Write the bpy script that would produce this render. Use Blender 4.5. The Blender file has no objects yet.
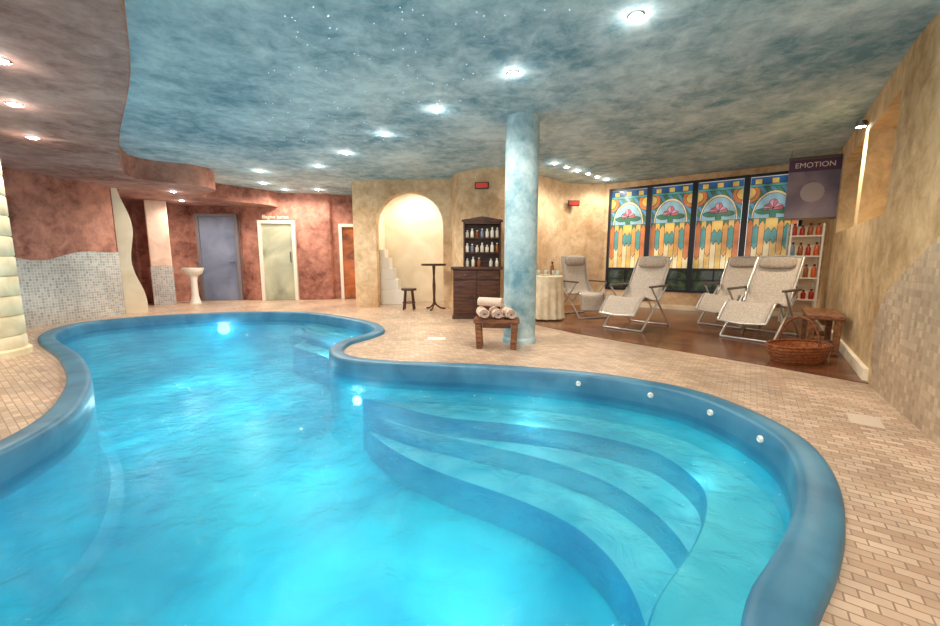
import bpy, bmesh, math, random
from mathutils import Vector, Matrix
from mathutils.geometry import tessellate_polygon
random.seed(7)
scene=bpy.context.scene
COL=scene.collection
pi=math.pi
def lin(c):
    return tuple(((x/255.0)/12.92 if x/255.0<=0.04045 else ((x/255.0+0.055)/1.055)**2.4) for x in c)+(1.0,)
# ---------------------------------------------------------------- materials
def newmat(name):
    m=bpy.data.materials.new(name); m.use_nodes=True
    nt=m.node_tree; b=nt.nodes['Principled BSDF']
    return m,nt,b
def M(name,c1,c2=None,scale=3,rough=.6,metal=0,bump=0,dist=0.6,detail=6,es=0,ec=None,stretch=None,c3=None,spec=.5,lo=.35,hi=.65):
    m,nt,b=newmat(name)
    b.inputs['Roughness'].default_value=rough; b.inputs['Metallic'].default_value=metal
    b.inputs['Specular IOR Level'].default_value=spec
    if c2 is None: b.inputs['Base Color'].default_value=lin(c1)
    tc=nt.nodes.new('ShaderNodeTexCoord'); mp=nt.nodes.new('ShaderNodeMapping')
    nt.links.new(tc.outputs['Object'],mp.inputs['Vector'])
    if stretch: mp.inputs['Scale'].default_value=stretch
    n=nt.nodes.new('ShaderNodeTexNoise'); n.inputs['Scale'].default_value=scale
    n.inputs['Detail'].default_value=detail; n.inputs['Distortion'].default_value=dist
    nt.links.new(mp.outputs['Vector'],n.inputs['Vector'])
    if c2 is not None:
        r=nt.nodes.new('ShaderNodeValToRGB'); e=r.color_ramp.elements
        e[0].position=lo; e[0].color=lin(c1); e[1].position=hi; e[1].color=lin(c2)
        if c3 is not None:
            x=e.new((lo+hi)/2); x.color=lin(c3)
        nt.links.new(n.outputs['Fac'],r.inputs['Fac']); nt.links.new(r.outputs['Color'],b.inputs['Base Color'])
    if bump:
        bp=nt.nodes.new('ShaderNodeBump'); bp.inputs['Strength'].default_value=bump; bp.inputs['Distance'].default_value=.02
        nt.links.new(n.outputs['Fac'],bp.inputs['Height']); nt.links.new(bp.outputs['Normal'],b.inputs['Normal'])
    if es:
        b.inputs['Emission Color'].default_value=lin(ec or c1); b.inputs['Emission Strength'].default_value=es
    return m
def stucco(name,c1,c2,big=.9,fine=7,rough=.75,bump=.25,w=.55):
    """two-scale mottled limewash"""
    m,nt,b=newmat(name); b.inputs['Roughness'].default_value=rough
    tc=nt.nodes.new('ShaderNodeTexCoord')
    n1=nt.nodes.new('ShaderNodeTexNoise'); n1.inputs['Scale'].default_value=big; n1.inputs['Detail'].default_value=4
    n2=nt.nodes.new('ShaderNodeTexNoise'); n2.inputs['Scale'].default_value=fine; n2.inputs['Detail'].default_value=10; n2.inputs['Roughness'].default_value=.72; n2.inputs['Distortion'].default_value=.35
    for n in (n1,n2): nt.links.new(tc.outputs['Object'],n.inputs['Vector'])
    mx=nt.nodes.new('ShaderNodeMix'); mx.data_type='FLOAT'; mx.inputs[0].default_value=w
    nt.links.new(n1.outputs['Fac'],mx.inputs[2]); nt.links.new(n2.outputs['Fac'],mx.inputs[3])
    r=nt.nodes.new('ShaderNodeValToRGB'); e=r.color_ramp.elements
    e[0].position=.38; e[0].color=lin(c1); e[1].position=.62; e[1].color=lin(c2)
    nt.links.new(mx.outputs[0],r.inputs['Fac']); nt.links.new(r.outputs['Color'],b.inputs['Base Color'])
    bp=nt.nodes.new('ShaderNodeBump'); bp.inputs['Strength'].default_value=bump; bp.inputs['Distance'].default_value=.015
    nt.links.new(n2.outputs['Fac'],bp.inputs['Height']); nt.links.new(bp.outputs['Normal'],b.inputs['Normal'])
    return m
def brick(name,c1,c2,mort,w,h,ms,rough=.6,offset=.5,nscale=1.2,rot=0,bump=.3,nc=(.75,1.15)):
    m,nt,b=newmat(name); b.inputs['Roughness'].default_value=rough
    uv=nt.nodes.new('ShaderNodeUVMap'); mp=nt.nodes.new('ShaderNodeMapping'); mp.inputs['Rotation'].default_value=(0,0,rot)
    nt.links.new(uv.outputs['UV'],mp.inputs['Vector'])
    t=nt.nodes.new('ShaderNodeTexBrick'); t.offset=offset
    t.inputs['Color1'].default_value=lin(c1); t.inputs['Color2'].default_value=lin(c2); t.inputs['Mortar'].default_value=lin(mort)
    t.inputs['Scale'].default_value=1; t.inputs['Brick Width'].default_value=w; t.inputs['Row Height'].default_value=h
    t.inputs['Mortar Size'].default_value=ms; t.inputs['Mortar Smooth'].default_value=.2
    nt.links.new(mp.outputs['Vector'],t.inputs['Vector'])
    n=nt.nodes.new('ShaderNodeTexNoise'); n.inputs['Scale'].default_value=nscale; n.inputs['Detail'].default_value=8
    nt.links.new(mp.outputs['Vector'],n.inputs['Vector'])
    mr=nt.nodes.new('ShaderNodeMapRange'); mr.inputs['From Min'].default_value=.3; mr.inputs['From Max'].default_value=.7
    mr.inputs['To Min'].default_value=nc[0]; mr.inputs['To Max'].default_value=nc[1]
    nt.links.new(n.outputs['Fac'],mr.inputs['Value'])
    mx=nt.nodes.new('ShaderNodeVectorMath'); mx.operation='SCALE'
    nt.links.new(t.outputs['Color'],mx.inputs[0]); nt.links.new(mr.outputs['Result'],mx.inputs['Scale'])
    nt.links.new(mx.outputs['Vector'],b.inputs['Base Color'])
    bp=nt.nodes.new('ShaderNodeBump'); bp.inputs['Strength'].default_value=bump; bp.inputs['Distance'].default_value=.004; bp.invert=True
    nt.links.new(t.outputs['Fac'],bp.inputs['Height']); nt.links.new(bp.outputs['Normal'],b.inputs['Normal'])
    return m
def emis(name,c,s):
    m=bpy.data.materials.new(name); m.use_nodes=True; nt=m.node_tree; nt.nodes.clear()
    o=nt.nodes.new('ShaderNodeOutputMaterial'); e=nt.nodes.new('ShaderNodeEmission')
    e.inputs['Color'].default_value=lin(c); e.inputs['Strength'].default_value=s
    nt.links.new(e.outputs[0],o.inputs[0]); return m

m_ceil=stucco('ceiling_mottled_blue',(98,144,164),(212,230,234),big=.8,fine=5)
m_red=stucco('stucco_red',(106,56,46),(202,142,122),big=1.0,fine=5)
m_redceil=stucco('stucco_rose_brown',(110,70,64),(198,156,144),big=1.0,fine=5)
m_beige=stucco('stucco_beige',(186,146,104),(240,212,174),big=.8,fine=5)
m_gold=stucco('stucco_gold',(166,134,92),(232,204,160),big=.8,fine=5)
m_cream=M('plaster_cream',(232,214,184),(248,236,212),scale=2,rough=.8)
m_stone=M('stone_cream',(212,196,160),(240,228,196),scale=3,rough=.8,bump=.2)
m_col=stucco('column_mottled_blue',(100,146,164),(196,220,226),big=1.6,fine=6,rough=.6)
m_floor=brick('floor_travertine',(222,196,172),(188,156,132),(160,134,114),.08,.042,.003,rough=.33,rot=.62,nc=(.68,1.18),nscale=1.4,bump=.25)
m_deck=brick('floor_brown_boards',(132,82,54),(94,56,38),(46,28,20),.9,.14,.004,rough=.2,rot=.63,nc=(.5,1.7),nscale=2)
m_mos=brick('mosaic_grey',(192,192,190),(146,150,150),(212,208,200),.045,.045,.004,rough=.4,offset=0,nscale=1.5)
m_mos2=brick('mosaic_beige',(206,184,156),(168,146,122),(184,164,140),.05,.05,.004,rough=.4,offset=0,nscale=1.5)
m_coping=M('coping_blue',(44,104,136),(70,132,162),scale=3,rough=.4,dist=.4)
m_basin=M('basin_turquoise',(0,152,186),(66,204,220),scale=1.4,rough=.5,dist=.8,detail=6)
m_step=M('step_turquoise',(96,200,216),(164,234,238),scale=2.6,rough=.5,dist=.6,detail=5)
m_riser_shade=M('step_riser_painted_shade',(0,124,160),(20,148,182),scale=2.6,rough=.5)  # shade on the risers painted as a deeper blue than the treads
m_white=M('white_enamel',(235,232,224),rough=.3)
m_dwood=M('dark_wood',(52,26,16),(98,56,34),scale=4,rough=.4,stretch=(1,1,8),bump=.1)
m_wood=M('rustic_wood',(92,52,30),(156,102,62),scale=5,rough=.5,stretch=(1,6,6),bump=.3)
m_frame=M('window_frame_dark',(26,30,40),rough=.35)
m_steel=M('brushed_metal',(120,116,110),rough=.3,metal=.9)
m_tube=M('frame_tube',(196,192,188),rough=.3,metal=.4)
m_fab=M('sling_fabric',(186,170,156),(216,204,192),scale=60,rough=.85,bump=.2)
m_fab2=M('pillow_fabric',(158,142,130),(188,174,160),scale=50,rough=.9,bump=.2)
m_plast=M('arm_plastic',(90,80,72),rough=.5)
m_towel=M('towel_terry',(212,180,160),(240,214,198),scale=90,rough=.95,bump=.6)
m_cloth=M('table_cloth',(222,204,172),(242,228,202),scale=8,rough=.9,bump=.1)
m_wick=M('wicker',(124,62,30),(206,126,70),scale=40,rough=.6,bump=.5,stretch=(1,1,3))
m_wick2=M('wicker_dark',(84,42,20),(150,86,46),scale=40,rough=.6,bump=.5)
m_bdoor=M('door_bluegrey',(104,114,140),(130,140,164),scale=2,rough=.5)
m_black=M('black_iron',(20,16,14),rough=.4)
m_lamp=emis('lamp_warm',(255,248,234),90)
m_star=emis('star_white',(220,240,255),2.5)
m_plight=emis('pool_lamp',(210,250,255),4)

# ---------------------------------------------------------------- mesh builder
class MB:
    def __init__(s): s.v=[]; s.f=[]; s.mi=[]
    def box(s,x0,x1,y0,y1,z0,z1,mat=None):
        p=[Vector(q) for q in [(x0,y0,z0),(x1,y0,z0),(x1,y1,z0),(x0,y1,z0),(x0,y0,z1),(x1,y0,z1),(x1,y1,z1),(x0,y1,z1)]]
        if mat: p=[mat@q for q in p]
        b=len(s.v); s.v+=p
        s.f+=[tuple(b+i for i in q) for q in [(0,3,2,1),(4,5,6,7),(0,1,5,4),(1,2,6,5),(2,3,7,6),(3,0,4,7)]]
        return s
    def lathe(s,prof,n=24,c=(0,0,0),mat=None,fr=None,caps=True):
        b=len(s.v); k=len(prof)
        for i in range(n):
            a=2*pi*i/n
            for j,(r,z) in enumerate(prof):
                rr=r*(fr(a,z) if fr else 1)
                q=Vector((c[0]+rr*math.cos(a),c[1]+rr*math.sin(a),c[2]+z))
                s.v.append(mat@q if mat else q)
        for i in range(n):
            i2=(i+1)%n
            for j in range(k-1):
                s.f.append((b+i*k+j,b+i2*k+j,b+i2*k+j+1,b+i*k+j+1))
        if caps:
            s.f.append(tuple(b+i*k for i in range(n))[::-1]); s.f.append(tuple(b+i*k+k-1 for i in range(n)))
        return s
    def tube(s,pts,r,n=8,closed=False,caps=True,flat=1):
        pts=[Vector(p) for p in pts]; N=len(pts); b=len(s.v)
        up=None
        for i,p in enumerate(pts):
            if closed: t=(pts[(i+1)%N]-pts[i-1])
            else: t=pts[min(i+1,N-1)]-pts[max(i-1,0)]
            t.normalize()
            if up is None:
                up=Vector((0,0,1)) if abs(t.z)<.9 else Vector((1,0,0))
            up=(up-t*up.dot(t)); up.normalize(); sd=t.cross(up)
            rr=r[i] if isinstance(r,(list,tuple)) else r
            for k in range(n):
                a=2*pi*k/n
                s.v.append(p+up*(rr*math.cos(a)*flat)+sd*(rr*math.sin(a)))
        for i in range(N if closed else N-1):
            j=(i+1)%N
            for k in range(n):
                k2=(k+1)%n
                s.f.append((b+i*n+k,b+i*n+k2,b+j*n+k2,b+j*n+k))
        if caps and not closed:
            s.f.append(tuple(b+k for k in range(n))[::-1]); s.f.append(tuple(b+(N-1)*n+k for k in range(n)))
        return s
    def sphere(s,c,r,n=12,m=8,sc=(1,1,1)):
        prof=[(max(1e-4,r*math.sin(pi*i/m)),-r*math.cos(pi*i/m)) for i in range(m+1)]
        b=len(s.v); s.lathe(prof,n)
        for i in range(b,len(s.v)):
            q=s.v[i]; s.v[i]=Vector((c[0]+q.x*sc[0],c[1]+q.y*sc[1],c[2]+q.z*sc[2]))
        return s
    def prism(s,poly,z0,z1,mat=None):
        """poly 2d ccw, extruded in z (ngon)"""
        b=len(s.v); n=len(poly)
        for z in (z0,z1):
            for p in poly:
                q=Vector((p[0],p[1],z)); s.v.append(mat@q if mat else q)
        tris=tessellate_polygon([[Vector((p[0],p[1],0)) for p in poly]])
        for t in tris:
            a=(poly[t[1]][0]-poly[t[0]][0])*(poly[t[2]][1]-poly[t[0]][1])-(poly[t[1]][1]-poly[t[0]][1])*(poly[t[2]][0]-poly[t[0]][0])
            if a<0: t=t[::-1]
            s.f.append(tuple(b+n+i for i in t)); s.f.append(tuple(b+i for i in t[::-1]))
        for i in range(n):
            j=(i+1)%n; s.f.append((b+i,b+j,b+n+j,b+n+i))
        return s
    def grid(s,fn,nu,nv):
        b=len(s.v)
        for i in range(nu+1):
            for j in range(nv+1): s.v.append(Vector(fn(i/nu,j/nv)))
        for i in range(nu):
            for j in range(nv):
                a=b+i*(nv+1)+j; s.f.append((a,a+nv+1,a+nv+2,a+1))
        return s
    def obj(s,name,mat,parent=None,smooth=False,bevel=0,solid=0,loc=None,uvfn=None,recalc=True):
        me=bpy.data.meshes.new(name); me.from_pydata([tuple(v) for v in s.v],[],s.f)
        if recalc:
            bm=bmesh.new(); bm.from_mesh(me); bmesh.ops.recalc_face_normals(bm,faces=bm.faces); bm.to_mesh(me); bm.free()
        uvl=me.uv_layers.new(name='UVMap')
        for p in me.polygons:
            n=p.normal
            for li in p.loop_indices:
                co=me.vertices[me.loops[li].vertex_index].co
                if uvfn: uvl.data[li].uv=uvfn(me.loops[li].vertex_index,co,n)
                elif abs(n.z)>.7: uvl.data[li].uv=(co.x,co.y)
                else:
                    t=Vector((-n.y,n.x,0)); t.normalize(); uvl.data[li].uv=(co.dot(t),co.z)
            p.use_smooth=smooth
        if mat: me.materials.append(mat)
        o=bpy.data.objects.new(name,me); COL.objects.link(o)
        if parent: o.parent=parent
        if loc: o.location=loc
        if smooth:
            try: me.set_sharp_from_angle(angle=math.radians(42))
            except Exception: pass
        if bevel:
            md=o.modifiers.new('bevel','BEVEL'); md.width=bevel; md.segments=2; md.limit_method='ANGLE'
        if solid:
            md=o.modifiers.new('solid','SOLIDIFY'); md.thickness=solid; md.offset=0
        return o
def root(name,label,cat,loc=(0,0,0),rz=0,group=None):
    e=bpy.data.objects.new(name,None); e.empty_display_size=.1; COL.objects.link(e)
    e.location=loc; e.rotation_euler=(0,0,rz); tag(e,label,cat,group); return e
def tag(o,label,cat,group=None):
    o['label']=label; o['category']=cat
    if group: o['group']=group
    return o
def S(o): o['kind']='structure'; return o
def dup(o,loc,rz=None,label=None):
    c=o.copy(); COL.objects.link(c); c.location=loc
    if rz is not None: c.rotation_euler=(0,0,rz)
    if label: c['label']=label
    for ch in o.children:
        d=ch.copy(); COL.objects.link(d); d.parent=c
    return c
def catmull(pts,closed,n=10):
    out=[]; N=len(pts)
    rng=range(N) if closed else range(N-1)
    for i in rng:
        g=lambda k:(Vector(pts[k%N]) if closed else Vector(pts[max(0,min(N-1,k))]))
        p0,p1,p2,p3=g(i-1),g(i),g(i+1),g(i+2)
        for k in range(n):
            t=k/n
            out.append(.5*((2*p1)+(p2-p0)*t+(2*p0-5*p1+4*p2-p3)*t*t+(3*p1-p0-3*p2+p3)*t**3))
    if not closed: out.append(Vector(pts[-1]))
    return out
def wall(name,pts,z0,z1,mat,th=.15,side=1,zf=None,struct=True,off=0,smooth=False):
    """vertical strip; side=+1 thickens to the left of travel. zf(s)->top z"""
    pts=[Vector((p[0],p[1])) for p in pts]; N=len(pts)
    nr=[]
    for i in range(N):
        t=pts[min(i+1,N-1)]-pts[max(i-1,0)]; t.normalize(); nr.append(Vector((-t.y,t.x))*side)
    pts=[p-n*off for p,n in zip(pts,nr)]
    L=[0]
    for i in range(1,N): L.append(L[-1]+(pts[i]-pts[i-1]).length)
    mb=MB(); 
    for i in range(N):
        top=zf(L[i]) if zf else z1
        q=pts[i]+nr[i]*th
        mb.v+=[Vector((pts[i].x,pts[i].y,z0)),Vector((pts[i].x,pts[i].y,top)),Vector((q.x,q.y,top)),Vector((q.x,q.y,z0))]
    for i in range(N-1):
        a=4*i;b=a+4
        for k in range(4): mb.f.append((a+k,b+k,b+(k+1)%4,a+(k+1)%4))
    mb.f.append((0,1,2,3)); e=4*(N-1); mb.f.append((e+3,e+2,e+1,e))
    o=mb.obj(name,mat,uvfn=lambda vi,co,n:(L[vi//4],co.z) if abs(n.z)<.7 else (co.x,co.y),smooth=smooth)
    if struct: S(o)
    return o
CZ=2.75; SZ=2.4; H=1.05
# ---------------------------------------------------------------- pool outline
P=[(.943,.949),(1.053,1.032),(1.26,1.2),(1.43,1.36),(1.577,1.519),(1.754,1.755),(1.906,2.07),(1.925,2.477),(1.785,2.919),(1.453,3.229),(.926,3.508),(.098,3.72),(-.706,3.836),(-1.209,4.0),(-1.44,4.326),(-1.495,4.768),(-1.318,5.16),(-1.243,5.62),(-1.546,6.27),(-2.25,6.95),(-3.166,7.55),(-4.45,7.6),(-5.42,7.3),(-6.1,6.75),(-6.35,6.1),(-5.75,5.1),(-4.376,4.04),(-3.544,3.317),(-2.99,2.70),(-2.70,2.228),(-2.6,1.7),(-2.6,1.0),(-2.2,.4),(-1.2,.1),(0,.15),(.6,.55)]
raw=catmull(P,True,24)
per=[0]
for i in range(len(raw)): per.append(per[-1]+(raw[(i+1)%len(raw)]-raw[i]).length)
NP=360; out=[]; j=0
for k in range(NP):
    t=per[-1]*k/NP
    while per[j+1]<t: j+=1
    a=(t-per[j])/(per[j+1]-per[j]); out.append(raw[j].lerp(raw[(j+1)%len(raw)],a))
for _ in range(3): out=[(out[i-1]+out[i]*2+out[(i+1)%NP])/4 for i in range(NP)]
nor=[]
for i in range(NP):
    t=out[(i+1)%NP]-out[i-1]; t.normalize(); nor.append(Vector((-t.y,t.x)))
def off(d): return [out[i]+nor[i]*d for i in range(NP)]
def loft(prof):
    mb=MB()
    for (d,z) in prof:
        for p in off(d): mb.v.append(Vector((p.x,p.y,z)))
    for k in range(len(prof)-1):
        for i in range(NP):
            j=(i+1)%NP; mb.f.append((k*NP+i,k*NP+j,(k+1)*NP+j,(k+1)*NP+i))
    return mb
pool=root('swimming_pool','freeform indoor swimming pool with blue coping and turquoise water','swimming pool',(0,0,0))
CW=.155; WZ=-.11; PB=-.9
mb=loft([(-.01,-.05),(0,.03),(.012,.045),(.035,.05),(CW-.04,.05),(CW-.012,.044),(CW,.03),(CW+.004,-.05),(CW,-.2)])
mb.obj('coping',m_coping,pool,smooth=True)['label']='smooth slate-blue rounded pool coping'
mb=loft([(CW,-.2),(CW,PB+.15),(CW+.04,PB+.04),(CW+.12,PB),(CW+.13,PB)])
b0=len(mb.v)
fl=off(CW+.02)
for p in fl: mb.v.append(Vector((p.x,p.y,PB-.002)))
for t in tessellate_polygon([[Vector((p.x,p.y,0)) for p in fl]]):
    a,b_,c=[fl[i] for i in t]
    if (b_-a).cross(c-a)<0: t=t[::-1]
    mb.f.append(tuple(b0+i for i in t))
mb.obj('basin',m_basin,pool,smooth=True,recalc=False)
mb=MB(); w=off(CW+.003); mb.v=[Vector((p.x,p.y,WZ)) for p in w]
for t in tessellate_polygon([[Vector((p.x,p.y,0)) for p in w]]):
    a,b_,c=[w[i] for i in t]
    if (b_-a).cross(c-a)<0: t=t[::-1]
    mb.f.append(tuple(t))
m_water=bpy.data.materials.new('pool_water'); m_water.use_nodes=True; nt=m_water.node_tree; nt.nodes.clear()
N_=nt.nodes.new; LK=nt.links.new
o_=N_('ShaderNodeOutputMaterial'); rf=N_('ShaderNodeBsdfRefraction'); gl=N_('ShaderNodeBsdfGlossy'); mx=N_('ShaderNodeMixShader'); fr=N_('ShaderNodeFresnel')
tr=N_('ShaderNodeBsdfTransparent'); tr.inputs['Color'].default_value=(.6,.96,1,1); m2=N_('ShaderNodeMixShader'); m2.inputs[0].default_value=.35
rf.inputs['IOR'].default_value=1.15; rf.inputs['Roughness'].default_value=0; rf.inputs['Color'].default_value=(.6,.96,1,1)
gl.inputs['Roughness'].default_value=.035; fr.inputs['IOR'].default_value=1.33
tc=N_('ShaderNodeTexCoord')
n1=N_('ShaderNodeTexNoise'); n1.inputs['Scale'].default_value=7; n1.inputs['Detail'].default_value=8; n1.inputs['Roughness'].default_value=.6; n1.inputs['Distortion'].default_value=.8
n2=N_('ShaderNodeTexNoise'); n2.inputs['Scale'].default_value=1.6; n2.inputs['Detail'].default_value=2
ad=N_('ShaderNodeMath'); ad.operation='MULTIPLY_ADD'; ad.inputs[1].default_value=1.4
bp=N_('ShaderNodeBump'); bp.inputs['Strength'].default_value=.85; bp.inputs['Distance'].default_value=.035
LK(tc.outputs['Object'],n1.inputs['Vector']); LK(tc.outputs['Object'],n2.inputs['Vector'])
LK(n2.outputs['Fac'],ad.inputs[0]); LK(n1.outputs['Fac'],ad.inputs[2]); LK(ad.outputs[0],bp.inputs['Height'])
for q in (rf,gl,fr): LK(bp.outputs['Normal'],q.inputs['Normal'])
LK(tr.outputs[0],m2.inputs[1]); LK(rf.outputs[0],m2.inputs[2])
LK(fr.outputs[0],mx.inputs[0]); LK(m2.outputs[0],mx.inputs[1]); LK(gl.outputs[0],mx.inputs[2]); LK(mx.outputs[0],o_.inputs[0])
mb.obj('water_surface',m_water,pool,recalc=False)['label']='rippled clear turquoise water'
def nearest(p):
    p=Vector(p); return min(range(NP),key=lambda i:(out[i]-p).length)
def steps(name,pa,pb,edges,zs):
    i0=nearest(pa); i1=nearest(pb)
    n=(i1-i0)%NP
    mb=MB(); mi=[]
    for k,(wd,z) in enumerate(zip(edges,zs)):
        inn=[];outn=[]
        for q in range(n+1):
            i=(i0+q)%NP; t=q/n; e=min(1,min(t,1-t)/.16); e=e*e*(3-2*e)
            inn.append(out[i]+nor[i]*(CW-.01))
            if not isinstance(wd,list): outn.append(out[i]+nor[i]*(CW+max(.01,wd*e)))
        if isinstance(wd,list):
            cv=catmull([tuple(inn[0])]+wd+[tuple(inn[-1])],False,30); m=len(cv)-1
            for q in range(n+1):
                f=q/n*m; a=min(m-1,int(f)); outn.append(cv[a].lerp(cv[a+1],f-a))
        for _ in range(8): outn=[outn[0]]+[(outn[q-1]+outn[q]*2+outn[q+1])/4 for q in range(1,n)]+[outn[-1]]
        b=len(mb.v)
        for q in range(n+1):
            a=inn[q]; c=outn[q]
            t=outn[min(q+1,n)]-outn[max(q-1,0)]
            if t.length<1e-5: dd=nor[(i0+q)%NP].copy()
            else: t.normalize(); dd=Vector((-t.y,t.x))
            c2=c+dd*.012; c3=c+dd*.03
            mb.v+=[Vector((a.x,a.y,z)),Vector((c.x,c.y,z)),Vector((c2.x,c2.y,z-.02)),Vector((c3.x,c3.y,PB+.001))]
        for q in range(n):
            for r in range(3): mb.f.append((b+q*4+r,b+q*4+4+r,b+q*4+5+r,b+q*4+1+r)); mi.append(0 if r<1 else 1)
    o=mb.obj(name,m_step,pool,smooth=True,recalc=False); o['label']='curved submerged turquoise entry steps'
    o.data.materials.append(m_riser_shade)
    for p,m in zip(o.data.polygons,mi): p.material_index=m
steps('entry_steps',(.45,.4),(-1.0,3.9),[
    .34,
    [(.62,.8),(.9,1.15),(1.1,1.6),(1.17,2.05),(1.0,2.5),(.6,2.85),(0,3.15),(-.55,3.42)],
    [(.45,.75),(.65,1.1),(.8,1.5),(.84,1.9),(.68,2.3),(.3,2.62),(-.25,2.95),(-.72,3.35)]],[-.33,-.49,-.65])
steps('entry_steps',(-1.45,4.9),(-3.2,7.55),[.3,.6],[-.24,-.45])
def wallfit(name,p,z,r,mat,lab,d=CW+.002):
    i=nearest(p); q=out[i]+nor[i]*d; n=nor[i]
    rot=Vector((0,0,1)).rotation_difference(Vector((n.x,n.y,0))).to_matrix().to_4x4()
    mb=MB(); mb.lathe([(r,-.01),(r,.012),(r*.75,.018),(r*.5,.008),(.0005,.008)],16,mat=Matrix.Translation((q.x,q.y,z))@rot,caps=False)
    mb.obj(name,mat,pool,smooth=True)['label']=lab
for p in [(1.0,3.48),(1.55,3.17),(1.85,2.72),(1.92,2.2)]:
    wallfit('jet_nozzle',p,-.03,.022,m_white,'small round white nozzle')
for p,z,r_ in [((-1.1,3.95),-.36,.05),((-4.75,7.6),-.26,.11),((-5.0,4.5),-.4,.06)]:
    wallfit('underwater_lamp',p,z,r_,m_plight,'round white underwater lamp')
# ---------------------------------------------------------------- floor
rect=[(-9,-2),(8,-2),(8,12.3),(-9,12.3)]
hole=off(.005)
loops=[[Vector((p[0],p[1],0)) for p in rect],[Vector((p.x,p.y,0)) for p in hole][::-1]]
allv=loops[0]+loops[1]
mb=MB(); mb.v=list(allv)
for t in tessellate_polygon(loops):
    a,b_,c=[allv[i] for i in t]
    if (b_-a).cross(c-a).z<0: t=t[::-1]
    mb.f.append(tuple(t))
S(mb.obj('floor',m_floor,recalc=False))
deck=[(.9,6.6),(1.5,5.55),(2.15,4.75),(2.8,4.0),(3.4,3.22),(6.2,6.9),(3.1,9.15),(2.2,9.0),(1.5,8.3),(1.1,7.7),(.75,7.3)]
mb=MB(); mb.prism(deck[:],-.02,.006); S(mb.obj('floor.001',m_deck))
# ---------------------------------------------------------------- ceiling and soffit
mb=MB(); mb.box(-9,8,-2,12.3,CZ,CZ+.12); S(mb.obj('ceiling',m_ceil))
edge=[(-1.3,-2),(-1.3,0),(-1.5,1.6),(-2.3,2.83),(-3.95,4.6),(-5.35,6.25),(-5.55,6.9),(-4.99,7.36),(-5.0,7.9),(-5.75,8.6),(-5.5,9.3),(-5.0,9.9),(-4.9,10.6)]
ed=catmull(edge,False,8)
poly=[(p.x,p.y) for p in ed]+[(-9,10.6),(-9,-2)]
mb=MB(); mb.prism(poly,SZ,CZ+.01); S(mb.obj('ceiling.001',m_redceil))
wall('trim_1',[(p.x,p.y) for p in ed],SZ-.001,CZ,m_red,th=.012,side=-1)
# ---------------------------------------------------------------- walls
lw=catmull([(-6.95,1.5),(-6.95,4.0),(-6.85,6.1),(-6.78,7.0),(-6.75,7.55)],False,8)
wall('wall_left',lw,-.02,CZ,m_red,th=.15,side=1)
def wav(s):
    return 1.16+.08*math.sin(s*2.1+1.2)+.04*math.sin(s*5)
wall('trim_2',lw,0,1.1,m_mos,th=.03,side=-1,zf=wav)
mb=MB(); pl=[(0.05,0)]
for k in range(31):
    z=SZ*k/30; pl.append((.36+.06*math.sin(z*4.2+.6)-.07*z,z))
pl.append((0.05,SZ))
mt=Matrix.Translation((-6.8,7.55,0))@Matrix.Rotation(.7,4,'Z')@Matrix.Rotation(pi/2,4,'X')
mb.prism(pl,-.14,0,mt); S(mb.obj('trim_3',m_cream))
wall('wall_alcove',[(-6.75,7.75),(-7.7,8.5),(-7.95,9.4),(-7.2,10.15)],-.02,SZ+.05,m_red,th=.15,side=1)
wall('wall_back',[(-7.2,10.15),(-5.95,10.3)],-.02,CZ,m_red,side=1)
wall('wall_back.001',catmull([(-5.95,10.3),(-5.6,10.2),(-4.6,10.32),(-3.75,10.42),(-3.55,10.65),(-2.6,10.8)],False,6),-.02,CZ,m_red,side=1)
wall('wall_passage',[(-2.56,8.86),(-2.7,10.9)],-.02,CZ,m_beige,side=-1)
A=Vector((-2.56,8.72)); C=Vector((-.42,8.6)); L=(C-A).length; d=(C-A)/L
o0,o1=.5,1.98; r=(o1-o0)/2; sp=2.5-r
pl=[(0,0),(o0,0)]+[(o0+r-r*math.cos(pi*k/24),sp+r*math.sin(pi*k/24)) for k in range(25)]+[(o1,0),(L,0),(L,CZ),(0,CZ)]
mt=Matrix.Translation((A.x,A.y,0))@Matrix.Rotation(math.atan2(d.y,d.x),4,'Z')@Matrix.Rotation(pi/2,4,'X')
mb=MB(); mb.prism(pl,-.22,0,mt); S(mb.obj('wall_arch',m_beige))
wall('wall_niche',[(-2.12,8.95),(-2.12,9.9),(-.3,9.9),(-.3,8.85)],-.02,CZ,m_cream,side=1,th=.1)
wc=catmull([(-.42,8.6),(-.25,8.0),(.15,7.62),(.65,7.5),(1.1,7.75),(1.5,8.3),(2.2,9.0),(3.1,9.15)],False,8)
wall('wall_centre',wc,-.02,CZ,m_beige,side=1,smooth=True)
Wd=Vector((.81,-.587)); Wd.normalize(); W0=Vector((3.1,9.15)); WL=3.83
def wp(s,dn=0):
    n=Vector((-Wd.y,Wd.x)); return W0+Wd*s-n*dn
WZ0,WZ1=.38,2.63
Wm=Matrix.Translation((W0.x,W0.y,0))@Matrix.Rotation(math.atan2(Wd.y,Wd.x),4,'Z')
mb=MB(); mb.box(-.1,WL+.1,0,.16,-.02,WZ0,Wm); mb.box(-.1,WL+.1,0,.16,WZ1,CZ,Wm); mb.box(-.1,.07,0,.16,WZ0,WZ1,Wm); mb.box(.07+4*.8525,WL+.1,0,.16,WZ0,WZ1,Wm)
S(mb.obj('wall_window',m_beige))
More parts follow.
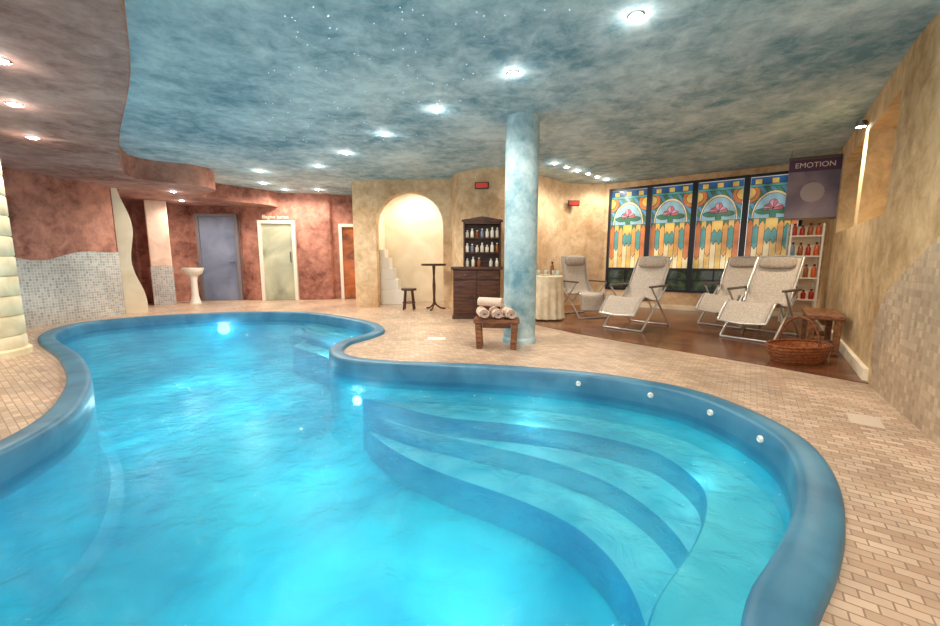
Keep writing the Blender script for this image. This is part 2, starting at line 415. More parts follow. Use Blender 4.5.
def sid(x,y):
    X=(x-.5)*.78; Y=y*1.62
    ax=abs(x-.5)
    if y>.93:
        cx=(x*3)%1-.5
        if abs(cx)<.22 and y<.985: return 'yel'
        return 'blu'
    if y>.90: return 'tea'
    if y>.56:
        fx=X; fy=Y-1.08
        rr=math.hypot(fx,fy); an=math.degrees(math.atan2(fy,fx))
        pet=.095+.06*abs(math.cos(math.radians(an-90)*2.0))
        if fy>-.03 and rr<pet:
            return 'pnk' if int((an+18)/36)%2 else 'ros'
        if abs(fx)<.05 and -.16<fy<=-.03: return 'gre'
        for sx in (-1,1):
            lf=math.hypot((X-sx*.14)/.14,(fy+.05)/.05)
            if lf<1: return 'gre'
            r3=math.hypot(X-sx*.39,Y-1.36)
            if r3<.1: return 'yel'
            if r3<.17: return 'ora'
        r2=math.hypot(X/.39,(Y-.92)/.54)
        if r2<.78: return 'sk2' 
        if r2<.86: return 'pal'
        return 'gre' if int((x*9+y*14))%2 else 'sky'
    k=int(x*8); fx=(x*8)%1
    pt=[.56,.5,.54,.46,.46,.54,.5,.56][k]-.05*abs(fx-.5)*2
    if y>pt: return 'yel' if k in (1,3,4,6) else 'gre'
    lo=[.1,.22,.14,.28,.28,.14,.22,.1][k]
    if y<lo+.05*abs(fx-.5)*2: return ['yel','pal'][k%2]
    return ['ora','tea','amb','tea','tea','amb','tea','ora'][k]
cols=dict(blu=(50,96,146),yel=(222,184,104),gre=(76,128,96),tea=(92,158,156),pnk=(220,160,170),ros=(190,110,124),sky=(96,150,180),sk2=(150,186,198),ora=(204,122,70),amb=(222,164,96),pal=(228,208,164),lead=(30,32,38))
def glassmesh(w,h):
    nx,ny=110,230; me=bpy.data.meshes.new('stained_glass'); vs=[];fs=[]
    for j in range(ny+1):
        for i in range(nx+1): vs.append((w*i/nx,0,h*j/ny))
    for j in range(ny):
        for i in range(nx):
            a=j*(nx+1)+i; fs.append((a,a+1,a+nx+2,a+nx+1))
    me.from_pydata(vs,[],fs); ca=me.color_attributes.new('Glass','FLOAT_COLOR','CORNER')
    ids=[[sid((i+.5)/nx,(j+.5)/ny) for i in range(nx)] for j in range(ny)]
    for j in range(ny):
        for i in range(nx):
            c=ids[j][i]
            if (i+1<nx and ids[j][i+1]!=c) or (j+1<ny and ids[j+1][i]!=c): c='lead'
            col=lin(cols[c]); p=me.polygons[j*nx+i]
            for li in p.loop_indices: ca.data[li].color=col
    return me
mg=bpy.data.materials.new('stained_glass'); mg.use_nodes=True; nt=mg.node_tree; b=nt.nodes['Principled BSDF']
at=nt.nodes.new('ShaderNodeAttribute'); at.attribute_name='Glass'
tc=nt.nodes.new('ShaderNodeTexCoord')
nn=nt.nodes.new('ShaderNodeTexNoise'); nn.inputs['Scale'].default_value=3; nn.inputs['Detail'].default_value=4; mr=nt.nodes.new('ShaderNodeMapRange'); mr.inputs['From Min'].default_value=.3; mr.inputs['From Max'].default_value=.7; mr.inputs['To Min'].default_value=.05; mr.inputs['To Max'].default_value=.8
nt.links.new(tc.outputs['Object'],nn.inputs['Vector'])
nt.links.new(nn.outputs['Fac'],mr.inputs['Value'])
nt.links.new(at.outputs['Color'],b.inputs['Base Color']); nt.links.new(at.outputs['Color'],b.inputs['Emission Color']); nt.links.new(mr.outputs['Result'],b.inputs['Emission Strength']); b.inputs['Roughness'].default_value=.15
m_night=M('night_glass',(24,32,34),(90,104,76),scale=5,rough=.08,lo=.45,hi=.7,es=.08,ec=(120,140,110))  # green noise puts outdoor foliage and reflections into the pane colour
pw=.8525; gw=pw-.11; zb=WZ0+.5
gm=glassmesh(gw,WZ1-.06-zb); gm.materials.append(mg)
for i in range(4):
    e=bpy.data.objects.new('window_%d'%(i+1),None); COL.objects.link(e); S(e)
    p=wp(.07+pw*i); e.location=(p.x,p.y,0); e.rotation_euler=(0,0,math.atan2(Wd.y,Wd.x))
    g=bpy.data.objects.new('stained_glass',gm); COL.objects.link(g); g.parent=e; g.location=(.055,.03,zb)
    mb=MB()
    mb.box(0,.05,-.02,.1,WZ0,WZ1); mb.box(pw-.05,pw,-.02,.1,WZ0,WZ1); mb.box(.05,pw-.05,-.02,.1,WZ0,WZ0+.05); mb.box(.05,pw-.05,-.02,.1,WZ1-.05,WZ1)
    mb.box(.05,pw-.05,-.015,.08,zb-.05,zb); mb.box(pw/2-.012,pw/2+.012,-.01,.06,WZ0+.05,zb-.05); mb.box(.05,pw-.05,-.01,.06,WZ0+.25,WZ0+.27)
    mb.obj('frame',m_frame,e)
    mb=MB(); mb.box(.05,pw-.05,.03,.04,WZ0+.05,zb-.05); mb.obj('lower_pane',m_night,e)
R0=Vector((3.45,3.27)); R1=Vector((6.2,6.9)); RL=(R1-R0).length; Rd=(R1-R0)/RL
Rm=Matrix.Translation((R0.x,R0.y,0))@Matrix.Rotation(math.atan2(Rd.y,Rd.x),4,'Z')
mb=MB(); T=-.3
ns=[(.25,1.6),(1.85,3.4)]; nz0,nz1=1.45,2.47
mb.box(0,RL+.1,T,0,-.02,nz0,Rm); mb.box(0,RL+.1,T,0,nz1,CZ,Rm)
mb.box(0,ns[0][0],T,0,nz0,nz1,Rm); mb.box(ns[0][1],ns[1][0],T,0,nz0,nz1,Rm); mb.box(ns[1][1],RL+.1,T,0,nz0,nz1,Rm)
mb.box(ns[0][0],ns[1][1],T,T+.04,nz0,nz1,Rm)
S(mb.obj('wall_right',m_gold))
wall('wall_right.001',[(3.45,3.27),(2.8,2.27),(1.66,.42),(1.2,-.4)],-.02,CZ,m_gold,side=1,th=.2)
ND=Vector((2.8-3.45,2.27-3.27)); ND.normalize()
Nm=Matrix.Translation((3.45,3.27,0))@Matrix.Rotation(math.atan2(ND.y,ND.x),4,'Z')@Matrix.Rotation(pi/2,4,'X')
top=catmull([(.22,0),(.06,.25),(.05,.55),(.2,.78),(.5,.95),(.9,1.15),(1.3,1.32),(2.0,1.4),(3.0,1.45)],False,6)
pl=[(p.x,p.y) for p in top]+[(3.0,0)]
mb=MB(); mb.prism(pl,-.004,.018,Nm); S(mb.obj('trim_4',m_mos2))
mb=MB(); mb.box(0.02,RL-.1,0,.035,0,.11,Rm); S(mb.obj('baseboard_right',m_cream))
mb=MB(); mb.box(0,WL,-.02,0,.006,.1,Wm); S(mb.obj('baseboard_window',m_cream))
# ---------------------------------------------------------------- doors
def door(i,x0,x1,y0,y1,h,fmat,pmat,glass=False):
    p0=Vector((x0,y0)); p1=Vector((x1,y1)); w=(p1-p0).length
    e=bpy.data.objects.new('door_%d'%i,None); COL.objects.link(e); S(e); e.location=(x0,y0,0); e.rotation_euler=(0,0,math.atan2(y1-y0,x1-x0))
    mb=MB(); mb.box(0,.08,-.09,.02,0,h); mb.box(w-.08,w,-.09,.02,0,h); mb.box(.08,w-.08,-.09,.02,h-.08,h); mb.obj('door_frame',fmat,e,bevel=.006)
    mb=MB(); mb.box(.08,w-.08,-.045,-.01,.01,h-.08); mb.obj('door_leaf',pmat,e)
    g=(.25 if glass else .001)
    mb=MB(); mb.tube([(w-.14,-.045,1.0),(w-.14,-.09,1.0),(w-.14-(0 if glass else .1),-.09,1.0+g),(w-.14-(0 if glass else .1),-.045,1.0+g)],.012); mb.obj('handle',m_steel,e)
    return e
m_frost=M('frosted_glass_lit',(132,134,114),(200,200,172),scale=1.2,rough=.12,es=.06,ec=(220,215,180))
m_sauna=M('sauna_glow',(84,40,18),(196,106,48),scale=2,rough=.2,stretch=(1,1,2),es=.12,ec=(240,130,50))
m_wframe=M('door_frame_light',(230,220,206),rough=.5)
door(1,-6.98,-5.98,10.17,10.29,2.22,M('door_frame_grey',(120,112,116),rough=.5),m_bdoor)
door(2,-5.42,-4.52,10.2,10.31,2.05,m_wframe,m_frost,True)
door(3,-3.5,-2.95,10.63,10.72,2.0,m_wframe,m_sauna,True)
def text(s,size,mat,parent,loc,rot,name='lettering',depth=.002):
    cu=bpy.data.curves.new('t','FONT'); cu.body=s; cu.size=size; cu.extrude=depth; cu.align_x='CENTER'; cu.align_y='CENTER'
    to=bpy.data.objects.new('t',cu); me=bpy.data.meshes.new_from_object(to); bpy.data.objects.remove(to)
    o=bpy.data.objects.new(name,me); COL.objects.link(o); me.materials.clear(); me.materials.append(mat)
    o.parent=parent; o.location=loc; o.rotation_euler=rot; return o
m_tx=M('lettering_pale',(236,226,206),rough=.5)
sg=root('wall_sign','small pale lettering above the frosted glass door','sign',(-4.97,10.2,2.14),.12)
text('Bagno turco',.13,m_tx,sg,(0,-.005,0),(pi/2,0,0))
# ---------------------------------------------------------------- columns
pc=root('column','round pale blue mottled plaster column standing beside the pool','column',(.64,5.0,0))
MB().lathe([(.205,0),(.205,CZ)],40,caps=True).obj('shaft',m_col,pc,smooth=True)
MB().lathe([(.222,0),(.222,.05),(.206,.07)],40).obj('base_ring',m_col,pc,smooth=True)
prof=[]
nC=11; hh=SZ/nC
for k in range(nC):
    z=k*hh; prof+=[(.40,z+.0),(.413,z+.006),(.42,z+.016),(.42,z+hh-.016),(.413,z+hh-.006)]
prof.append((.39,SZ))
pc=root('stone_column','thick round cream stone column with horizontal grooves','column',(-5.43,4.15,0))
MB().lathe(prof,48).obj('shaft',m_stone,pc,smooth=True)
MB().lathe([(.45,0),(.45,.06),(.42,.08)],48).obj('plinth',m_stone,pc,smooth=True)
m_rose=M('rose_plaster',(214,180,162),(238,214,196),scale=3,rough=.7)
pc=root('shower_pillar','pale rose square pillar with a mosaic base in the alcove','pillar',(-7.3,9.3,0),.66)
MB().box(-.2,.2,-.2,.2,.9,2.4).obj('shaft',m_rose,pc,bevel=.02)
MB().box(-.21,.21,-.21,.21,.0,.9).obj('mosaic_base',m_mos,pc,bevel=.01)
pb=root('pedestal_washbasin','white ceramic washbasin on a pedestal against the red wall','washbasin',(-6.75,9.55,0),0)
MB().lathe([(.13,0),(.11,.05),(.075,.2),(.07,.55),(.1,.68)],20).obj('pedestal',m_white,pb,smooth=True)
MB().lathe([(.1,.66),(.2,.72),(.25,.82),(.255,.86),(.22,.86),(.17,.78),(.001,.76)],28,caps=False,fr=lambda a,z:.9+.04*math.cos(2*a)).obj('bowl',m_white,pb,smooth=True)
MB().tube([(0,.2,.86),(0,.2,.98),(0,.14,1.0),(0,.08,.96)],.012).obj('tap',m_steel,pb,smooth=True)
# ---------------------------------------------------------------- ceiling lamps
LC=(1,.9,.76)
def lamp(x,y,z,en,first=[None]):
    if first[0] is None:
        e=root('recessed_spotlight','small round recessed ceiling spotlight, lit','ceiling light',(x,y,z),group='recessed ceiling spotlights')
        MB().lathe([(.058,-.006),(.058,0),(.042,0),(.042,-.006)],20,caps=False).obj('trim_ring',m_white,e)
        MB().lathe([(.001,-.02),(.03,-.017),(.044,-.006)],20,caps=False).obj('bulb',m_lamp,e)
        first[0]=e
    else: dup(first[0],(x,y,z))
    if en:
        l=bpy.data.lights.new('spot_light','SPOT'); l.energy=en; l.color=LC; l.shadow_soft_size=.04; l.spot_size=math.radians(168); l.spot_blend=.7
        o=bpy.data.objects.new('spot_light',l); o.location=(x,y,z-.05); COL.objects.link(o)
        l=bpy.data.lights.new('lamp_spill','POINT'); l.energy=en*.022; l.color=(1,.94,.86); l.shadow_soft_size=.01
        o=bpy.data.objects.new('lamp_spill',l); o.location=(x,y,z-.09); COL.objects.link(o)
EN=78
for x,y in [(1.163,2.99),(.394,3.84),(-.377,4.73),(-1.171,5.59),(-1.988,6.54),(-2.774,7.42),(-4.05,7.82),(-4.6,9.0),(-4.5,9.8),(-3.7,9.8)]:
    lamp(x,y,CZ,EN)
for x,y in [(-3.2,2.86),(-3.98,3.62),(-4.85,4.55),(-5.9,8.0),(-6.6,9.2)]: lamp(x,y,SZ,EN*.7)
for k in range(6):
    lamp(1.5+1.4*k/5,7.2+1.4*k/5,CZ,EN*.75 if k in (0,2,5) else 0)
lamp(-1.3,9.4,CZ,EN)
for x,y in [(1.5,.9),(-.6,.2)]: lamp(x,y,CZ,EN*1.3)  # unseen lamps added behind the camera to brighten the near floor
ws=R0+Rd*1.72; nn_=Vector((-Rd.y,Rd.x)); wq=ws+nn_*.06
e=root('wall_spotlight','small round lit spotlight on the golden wall between recesses','wall light',(wq.x,wq.y,2.58),math.atan2(Rd.y,Rd.x))
MB().lathe([(.045,-.03),(.05,.03),(.02,.035)],20).obj('housing',m_steel,e,smooth=True)
MB().lathe([(.001,-.036),(.04,-.031)],20,caps=False).obj('bulb',m_lamp,e)
MB().box(-.012,.012,-.06,0,-.012,.012).obj('bracket',m_steel,e)
l=bpy.data.lights.new('spot_light','SPOT'); l.energy=90; l.color=(1,.85,.62); l.shadow_soft_size=.03; l.spot_size=math.radians(165); l.spot_blend=.8
o=bpy.data.objects.new('spot_light',l); wq2=ws+nn_*.3; o.location=(wq2.x,wq2.y,2.5); COL.objects.link(o)
# stars
sm=MB().lathe([(.001,-.004),(.004,-.003),(.004,0)],6,caps=False)
st=sm.obj('fibre_optic_star',m_star,loc=(-1,3,CZ)); tag(st,'tiny white fibre optic star in the blue ceiling','star light','fibre optic ceiling stars')
for k in range(90):
    y=2.9+random.random()**1.3*3.6; x=-.55*y+ random.random()*2.2+.2
    c=st.copy(); c.location=(x,y,CZ); COL.objects.link(c)
# underwater fill lights added to brighten the pool, most without a fixture
for x,y,z,e in [(-1.0,2.0,-.4,11),(-2.9,5.0,-.4,18),(-4.4,6.0,-.4,18),(-4.7,7.2,-.26,9),(-1.4,3.3,-.4,9),(-2.3,6.1,-.2,6),(0,2.0,-.4,8),(-3.6,4.2,-.4,11),(-.2,1.2,-.4,8),(.5,3.1,-.25,1.5),(1.4,2.3,-.22,1.2)]:
    l=bpy.data.lights.new('pool_fill_light','POINT'); l.energy=e; l.color=(.9,.98,1); l.shadow_soft_size=0
    o=bpy.data.objects.new('pool_fill_light',l); o.location=(x,y,z); COL.objects.link(o)
# ---------------------------------------------------------------- stool with towels
def stool_rustic(name,lab,cat,loc,rz,L_,W_,Hh):
    e=root(name,lab,cat,loc,rz)
    MB().box(-L_/2,L_/2,-W_/2,W_/2,Hh-.05,Hh).obj('seat',m_wood,e,bevel=.012)
    for sx in (-1,1):
        for sy in (-1,1):
            m=Matrix.Translation((sx*(L_/2-.07),sy*(W_/2-.05),0))@Matrix.Rotation(sx*.06,4,'Y')
            MB().box(-.035,.035,-.03,.03,0.002,Hh-.05,m).obj('leg',m_wood,e,bevel=.006)
        MB().box(sx*(L_/2-.07)-.02,sx*(L_/2-.07)+.02,-W_/2+.08,W_/2-.08,.1,.16).obj('stretcher',m_wood,e,bevel=.004)
    MB().box(-L_/2+.1,L_/2-.1,-.015,.015,Hh-.12,Hh-.05).obj('apron',m_wood,e,bevel=.004)
    return e
stool_rustic('wooden_stool','low rustic brown wooden stool holding rolled towels','stool',(.32,4.62,0),-.1,.54,.26,.36)
def towel(x,y,z,rz,lab,r=.062,ln=.15):
    mb=MB(); pts=[]
    for k in range(60):
        a=k/59*2*pi*2.6; rr=.012+(r-.012)*k/59; pts.append((rr*math.cos(a),rr*math.sin(a)*.92+r*.92))
    for xx in (-ln,-ln+.01,ln-.01,ln):
        for (a,b_) in pts: mb.v.append(Vector((a,xx,b_)))
    n=len(pts)
    for q in range(3):
        for k in range(n-1): mb.f.append((q*n+k,q*n+k+1,q*n+n+k+1,q*n+n+k))
    o=mb.obj('rolled_towel',m_towel,None,smooth=True,solid=.012)
    o.location=(x,y,z); o.rotation_euler=(0,0,rz)
    tag(o,lab,'towel','rolled towels on the wooden stool')
towel(.155,4.64,.37,.1,'rolled pinkish beige towel on the wooden stool')
towel(.31,4.62,.37,.1,'rolled pinkish beige towel on the wooden stool')
towel(.465,4.60,.37,.1,'rolled pinkish beige towel beside the blue column')
towel(.25,4.627,.493,1.1,'rolled pinkish beige towel lying across the others')
# ---------------------------------------------------------------- cabinet with hutch
cb=root('sideboard_cabinet','dark carved wooden sideboard with a shelved hutch','cabinet',(.12,7.15,0),0)
MB().box(-.42,.42,-.2,.2,.06,.88).obj('body',m_dwood,cb,bevel=.008)
MB().box(-.44,.44,-.22,.2,0,.06).obj('plinth',m_dwood,cb,bevel=.006)
MB().box(-.46,.46,-.24,.21,.88,.93).obj('worktop',m_dwood,cb,bevel=.01)
for sx in (-1,1):
    x0,x1=(-.4,-.01) if sx<0 else (.01,.4)
    dr=MB().box(x0,x1,-.22,-.2,.1,.68).box(x0+.05,x1-.05,-.232,-.22,.15,.63).obj('door',m_dwood,cb,bevel=.006)
    MB().sphere((sx*-.0+ (x1-.03 if sx<0 else x0+.03),-.24,.42),.014).obj('knob',m_steel,dr,smooth=True)
    dw=MB().box(x0,x1,-.22,-.2,.71,.86).obj('drawer',m_dwood,cb,bevel=.006)
    MB().sphere(((x0+x1)/2,-.235,.785),.014).obj('knob',m_steel,dw,smooth=True)
mb=MB(); hz0,hz1=.93,1.72; hx0,hx1=-.24,.44
mb.box(hx0,hx0+.03,-.05,.2,hz0,hz1); mb.box(hx1-.03,hx1,-.05,.2,hz0,hz1); mb.box(hx0,hx1,.18,.2,hz0,hz1); mb.box(hx0,hx1,-.05,.2,hz1-.03,hz1)
mb.obj('hutch',m_dwood,cb,bevel=.004)
for z in (1.17,1.43): MB().box(hx0+.03,hx1-.03,-.05,.18,z,z+.02).obj('shelf',m_dwood,cb)
mt=Matrix.Translation((0,-.05,hz1))@Matrix.Rotation(pi/2,4,'X')
MB().prism([(hx0-.03,0),(hx1+.03,0),(hx1+.03,.04),(hx1-.1,.06),(.18,.09),(.1,.1),(.02,.09),(hx0+.1,.06),(hx0-.03,.04)],-.03,0,mt).obj('crown',m_dwood,cb,bevel=.004)
m_j1=M('jar_white',(230,222,206),rough=.3); m_j2=M('jar_amber',(150,84,40),rough=.3); m_j3=M('jar_blue',(120,136,160),rough=.3)
def jar(x,y,z,mat,lab,r=.028,h=.13,grp='bottles on the cabinet shelves',cap=m_black):
    e=root('bottle',lab,'bottle',(x,y,z),group=grp)
    MB().lathe([(r*.9,0),(r,.008),(r,h*.65),(r*.4,h*.8),(r*.4,h*.86)],12).obj('bottle_body',mat,e,smooth=True)
    MB().lathe([(r*.5,h*.86),(r*.5,h)],12).obj('cap',cap,e,smooth=True)
for z,n in ((.932,6),(1.192,7),(1.452,7)):
    for k in range(n):
        if z<.94 and k==3: continue
        c=[(m_j1,'white'),(m_j1,'white'),(m_j1,'white'),(m_j2,'amber'),(m_j3,'blue-grey')][random.randrange(5)]
        jar(.12+hx0+.07+k*(.54/(n-1)),7.15+.0+random.uniform(-.02,.03),z,c[0],'small %s cosmetic bottle on the dark cabinet'%c[1],r=.032,h=random.uniform(.12,.18),cap=m_white)
# ---------------------------------------------------------------- round stool + bistro table
rs=root('round_stool','dark wooden round stool in front of the arch','stool',(-1.3,8.28,0))
MB().lathe([(.15,.41),(.165,.42),(.165,.445),(.155,.455)],24).obj('seat',m_dwood,rs,smooth=True)
for k in range(4):
    a=pi/4+k*pi/2; MB().tube([(.15*math.cos(a),.15*math.sin(a),.002),(.1*math.cos(a),.1*math.sin(a),.415)],.017).obj('leg',m_dwood,rs,smooth=True)
MB().tube([(.135*math.cos(a*pi/12),.135*math.sin(a*pi/12),.15) for a in range(24)],.01,closed=True).obj('footring',m_dwood,rs,smooth=True)
bt=root('bistro_table','tall dark round bistro table in front of the arch','table',(-.76,8.25,0))
MB().lathe([(.25,.93),(.265,.94),(.265,.965),(.255,.975)],32).obj('table_top',m_dwood,bt,smooth=True)
MB().lathe([(.03,.1),(.025,.3),(.035,.5),(.022,.7),(.035,.93)],16).obj('pole',m_dwood,bt,smooth=True)
for k in range(3):
    a=k*2*pi/3+.3; MB().tube([(.24*math.cos(a),.24*math.sin(a),.02),(.14*math.cos(a),.14*math.sin(a),.034),(.05*math.cos(a),.05*math.sin(a),.1),(0,0,.18)],.018).obj('foot',m_dwood,bt,smooth=True)
mb=MB()
for k,(w_,h_) in enumerate([(.55,.35),(.42,.6),(.32,.85),(.22,1.1),(.12,1.3)]): mb.box(-2.11,-2.11+w_,9.2,9.6,0 if k==0 else [.35,.6,.85,1.1][k-1],h_)
o=mb.obj('stepped_shelf',m_white,bevel=.01); tag(o,'white stepped plaster ledge inside the arched niche','shelf')
# ---------------------------------------------------------------- table with cloth
TX,TY=1.36,6.95
tc_=root('buffet_table','small round table covered by a long cream tablecloth','table',(TX,TY,0))
MB().lathe([(.27,.74),(.28,.745),(.28,.765),(.27,.77)],32).obj('table_top',m_wood,tc_,smooth=True)
MB().lathe([(.03,.02),(.03,.74)],12).obj('pole',m_wood,tc_,smooth=True)
prof=[(.001,.778),(.27,.778),(.285,.765),(.29,.7),(.3,.5),(.31,.25),(.32,.03)]
MB().lathe(prof,96,caps=False,fr=lambda a,z:1+(.0 if z>.76 else .05*(0.78-z)/.75*1.4*math.sin(a*14)+.02*(.78-z)*math.sin(a*5))).obj('tablecloth',m_cloth,tc_,smooth=True)
pl_=root('plate','small white plate on the cream tablecloth','plate',(TX-.04,TY-.08,.779))
MB().lathe([(.05,0),(.1,.012),(.105,.016),(.05,.006),(.001,.006)],24,caps=False).obj('dish',m_white,pl_,smooth=True)
m_gt=M('glass_tint',(200,210,206),rough=.05,spec=.8)
for i,(dx,dy) in enumerate([(-.19,.02),(-.12,.12),(.12,.0),(.18,-.08),(.02,.16)]):
    g=MB().lathe([(.024,0),(.028,.09)],14,caps=False).obj('drinking_glass',m_gt,None,smooth=True,solid=.003)
    g.location=(TX+dx,TY+dy,.779); tag(g,'small clear drinking glass on the cream tablecloth','glass','glasses on the covered table')
jar(TX+.12,TY+.12,.779,m_j2,'amber bottle on the cream tablecloth',r=.035,h=.24,grp='bottles on the covered table')
# ---------------------------------------------------------------- loungers
def lounger(loc,rz,lab,prof,legs,arm,group='beige reclining loungers on the brown floor',name='reclining_lounger'):
    e=root(name,lab,'lounge chair',loc,rz,group=group)
    prof=catmull(prof,False,5); n=len(prof)
    def fn(u,v):
        p=prof[min(n-1,int(round(u*(n-1))))]; y=(v-.5)*.5
        return (p.x,y,p.z-.02*(1-(2*v-1)**2))
    MB().grid(fn,n-1,8).obj('sling',m_fab,e,smooth=True,solid=.012)
    (ax,az,bx_,bz),(cx,cz,dx,dz)=legs
    for s in (-1,1):
        MB().tube([(p.x,s*.268,p.z) for p in prof],.015).obj('side_rail',m_tube,e,smooth=True)
        MB().tube([(ax,s*.3,.014),(ax-.04*(1 if ax>0 else -1),s*.3,.05),(bx_,s*.3,bz)],.014).obj('rear_leg',m_tube,e,smooth=True)
        MB().tube([(cx,s*.32,.014),(cx+.05,s*.32,.05),(dx,s*.32,dz)],.014).obj('front_leg',m_tube,e,smooth=True)
        MB().box(arm[0],arm[1],s*.31-.028,s*.31+.028,arm[2],arm[2]+.03).obj('armrest',m_plast,e,bevel=.01)
        MB().tube([(-.1,s*.29,.43),(-.03,s*.29,.36),(.1,s*.29,.3),(.3,s*.29,.5)],.009).obj('link_bar',m_tube,e,smooth=True)
    MB().tube([(ax,-.3,.014),(ax,.3,.014)],.013).obj('base_bar',m_tube,e,smooth=True)
    MB().tube([(cx,-.32,.014),(cx,.32,.014)],.013).obj('base_bar',m_tube,e,smooth=True)
    a=prof[0]; z=prof[-1]
    MB().tube([(a.x,-.268,a.z),(a.x-.02,0,a.z+.02),(a.x,.268,a.z)],.014).obj('head_bar',m_tube,e,smooth=True)
    MB().tube([(z.x,-.268,z.z),(z.x+.02,0,z.z-.02),(z.x,.268,z.z)],.014).obj('foot_bar',m_tube,e,smooth=True)
    q=prof[2]; t=(prof[0]-prof[4]); ang=math.atan2(-t.x,t.z)
    m=Matrix.Translation((q.x,0,q.z))@Matrix.Rotation(-ang,4,'Y')
    mb=MB(); mb.sphere((0,0,0),1,16,10)
    f=lambda c,p:math.copysign(abs(c)**p,c)
    for i,v in enumerate(mb.v): mb.v[i]=m@Vector((f(v.x,.8)*.04+.03,f(v.y,.45)*.22,f(v.z,.5)*.09))
    mb.obj('head_pillow',m_fab2,e,smooth=True)
    return e
P1=[(-.56,0,1.08),(-.38,0,.8),(-.2,0,.5),(-.08,0,.43),(.12,0,.45),(.32,0,.5),(.42,0,.47),(.54,0,.36),(.64,0,.26)]
L1=((.44,0,-.34,.635),(-.48,0,.24,.64))
lg=lounger((2.62,6.1,.006),math.radians(222),'beige sling reclining lounger with head pillow, standing alone',P1,L1,(-.36,.26,.635))
dup(lg,(4.3,6.4,.006),math.radians(218),'beige sling reclining lounger by the stained glass windows')
dup(lg,(3.98,5.3,.006),math.radians(216),'beige sling reclining lounger beside the wooden bench')
P2=[(-.34,0,1.1),(-.28,0,.85),(-.2,0,.55),(-.12,0,.44),(.08,0,.43),(.24,0,.45),(.3,0,.4),(.32,0,.26),(.34,0,.16)]
lounger((2.12,7.3,.006),math.radians(-70),'pale upright folding armchair beside the covered table',P2,((.34,0,-.3,.635),(-.38,0,.24,.64)),(-.3,.26,.635),group=None,name='folding_armchair')
# ---------------------------------------------------------------- bench, basket
bx=R0+Rd*1.45+Vector((-Rd.y,Rd.x))*.22
stool_rustic('wooden_bench','rustic dark wooden bench against the golden wall','bench',(bx.x,bx.y,.006),math.atan2(Rd.y,Rd.x),.85,.32,.44)
bk=root('wicker_basket','oval brown wicker basket with a tall arched handle','basket',(3.42,3.98,.006),.25)
mb=MB()
se=lambda a:1/math.sqrt(math.cos(a)**2+(math.sin(a)/.62)**2)
prof=[(.26,0),(.29,.05),(.32,.11),(.345,.17)]
mb.lathe([(.001,.005)]+prof+[(.33,.17),(.3,.11),(.27,.05),(.001,.02)],72,caps=False,fr=lambda a,z:(1+.012*math.sin(a*24))*se(a))
mb.obj('basket_body',m_wick,bk,smooth=True)
for z,r_ in ((.175,.337),(.14,.334),(.11,.324),(.08,.31),(.05,.294),(.015,.27)):
    MB().tube([(r_*math.cos(a*pi/24)*se(a*pi/24),r_*math.sin(a*pi/24)*se(a*pi/24),z) for a in range(48)],.013 if z>.15 else .008,closed=True).obj('woven_rim',m_wick2,bk,smooth=True)
MB().tube([(0.0,.2*math.cos(a*pi/20),.16+.3*math.sin(a*pi/20)) for a in range(21)],.012).obj('handle',m_wick2,bk,smooth=True)
# ---------------------------------------------------------------- banner + display rack
bn=root('hanging_banner','grey-violet spa advertising banner hanging from the ceiling','banner',(5.35,6.3,0),-.45)
m_ban=M('banner_violet',(114,106,130),(154,144,162),scale=2,rough=.5)
MB().box(-.32,.32,-.006,.006,1.7,2.62).obj('banner_sheet',m_ban,bn)
MB().box(-.33,.33,-.014,.014,2.6,2.64).obj('top_rail',m_steel,bn); MB().box(-.33,.33,-.014,.014,1.68,1.71).obj('bottom_rail',m_steel,bn)
MB().box(-.32,.32,-.01,-.0065,2.42,2.6).obj('title_band',M('band_purple',(88,62,100),rough=.5),bn)
text('EMOTION',.11,m_tx,bn,(0,-.013,2.51),(pi/2,0,0))
m_pl=M('banner_print_white',(176,168,178),rough=.5)
MB().lathe([(.001,0),(.15,0)],24,caps=False,mat=Matrix.Translation((0,-.009,2.1))@Matrix.Rotation(pi/2,4,'X')).obj('printed_emblem',m_pl,bn)
for s in (-1,1): MB().tube([(s*.3,0,2.63),(s*.3,0,CZ)],.004).obj('hanging_wire',m_steel,bn)
dk=root('display_rack','slim white display rack with shelves of spa bottles','rack',(5.42,6.42,0),-.5)
for s in (-1,1):
    for y in (-.1,.1): MB().box(s*.2-.012,s*.2+.012,y-.012,y+.012,.002,1.62).obj('post',m_white,dk)
shz=[.4,.75,1.1,1.42]
for z in shz: MB().box(-.2,.2,-.12,.12,z,z+.02).obj('shelf',m_white,dk)
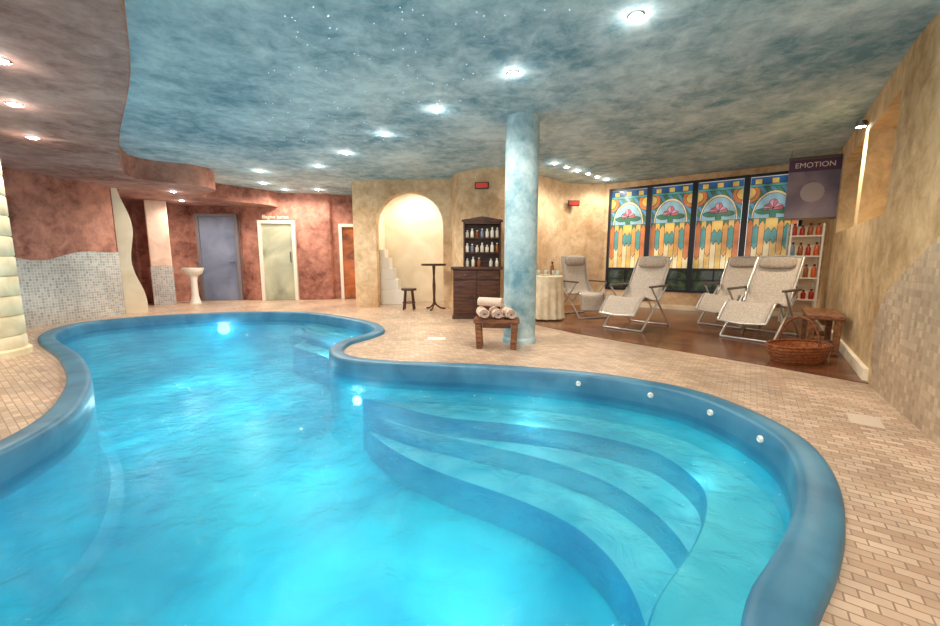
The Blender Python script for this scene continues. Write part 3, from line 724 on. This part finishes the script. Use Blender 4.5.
MB().box(-.2,.2,.1,.11,.3,1.6).obj('back_panel',m_cream,dk)
m_or=M('bottle_orange',(206,92,40),rough=.3); m_rd=M('bottle_red',(170,40,34),rough=.3)
for z in shz:
    for k in range(4):
        lx=-.15+.1*k; c,s=math.cos(-.5),math.sin(-.5); ly=-.05
        q=[(m_or,'orange'),(m_rd,'red'),(m_j3,'blue-grey'),(m_j2,'amber')][random.randrange(4)]
        jar(5.42+lx*c-ly*s,6.42+lx*s+ly*c,z+.022,q[0],'small %s spa bottle on the white rack'%q[1],r=.034,h=random.uniform(.14,.22),grp='bottles on the display rack')
m_es=M('sign_red',(150,50,40),rough=.4,es=.4,ec=(220,60,40))
def esign(p,rz,lab):
    e=root('emergency_light',lab,'sign',p,rz)
    MB().box(-.13,.13,-.05,0,-.06,.06).obj('housing',m_frame,e,bevel=.008)
    MB().box(-.11,.11,-.054,-.05,-.045,.045).obj('lit_face',m_es,e)
esign((.22,7.52,2.42),-.1,'small dark emergency sign with red face above the cabinet')
esign((2.3,8.94,2.3),.1,'small dark emergency sign with red face on the beige wall')
o=MB().box(-.12,.12,-.08,.08,.0,.005).obj('floor_lid',m_white,loc=(-.45,5.15,.001)); tag(o,'small square white skimmer lid in the floor','lid')
o=MB().box(-.11,.11,-.08,.08,.0,.004).obj('floor_lid',M('lid_beige',(216,196,176),rough=.4),loc=(2.6,2.45,.001)); o.rotation_euler=(0,0,.9); tag(o,'pale beige access lid in the tiled floor','lid')
# ---------------------------------------------------------------- world + camera
w=bpy.data.worlds.new('world'); scene.world=w; w.use_nodes=True
w.node_tree.nodes['Background'].inputs[0].default_value=(1,.95,.89,1); w.node_tree.nodes['Background'].inputs[1].default_value=1.6
cam=bpy.data.cameras.new('camera'); co=bpy.data.objects.new('camera',cam); COL.objects.link(co)
cam.sensor_width=36; cam.lens=390/940*36; cam.clip_start=.02
co.location=(0,0,H); co.rotation_euler=(pi/2-math.atan(53/390),0,0)
scene.camera=co
try: scene.view_settings.view_transform='Standard'
except Exception: pass
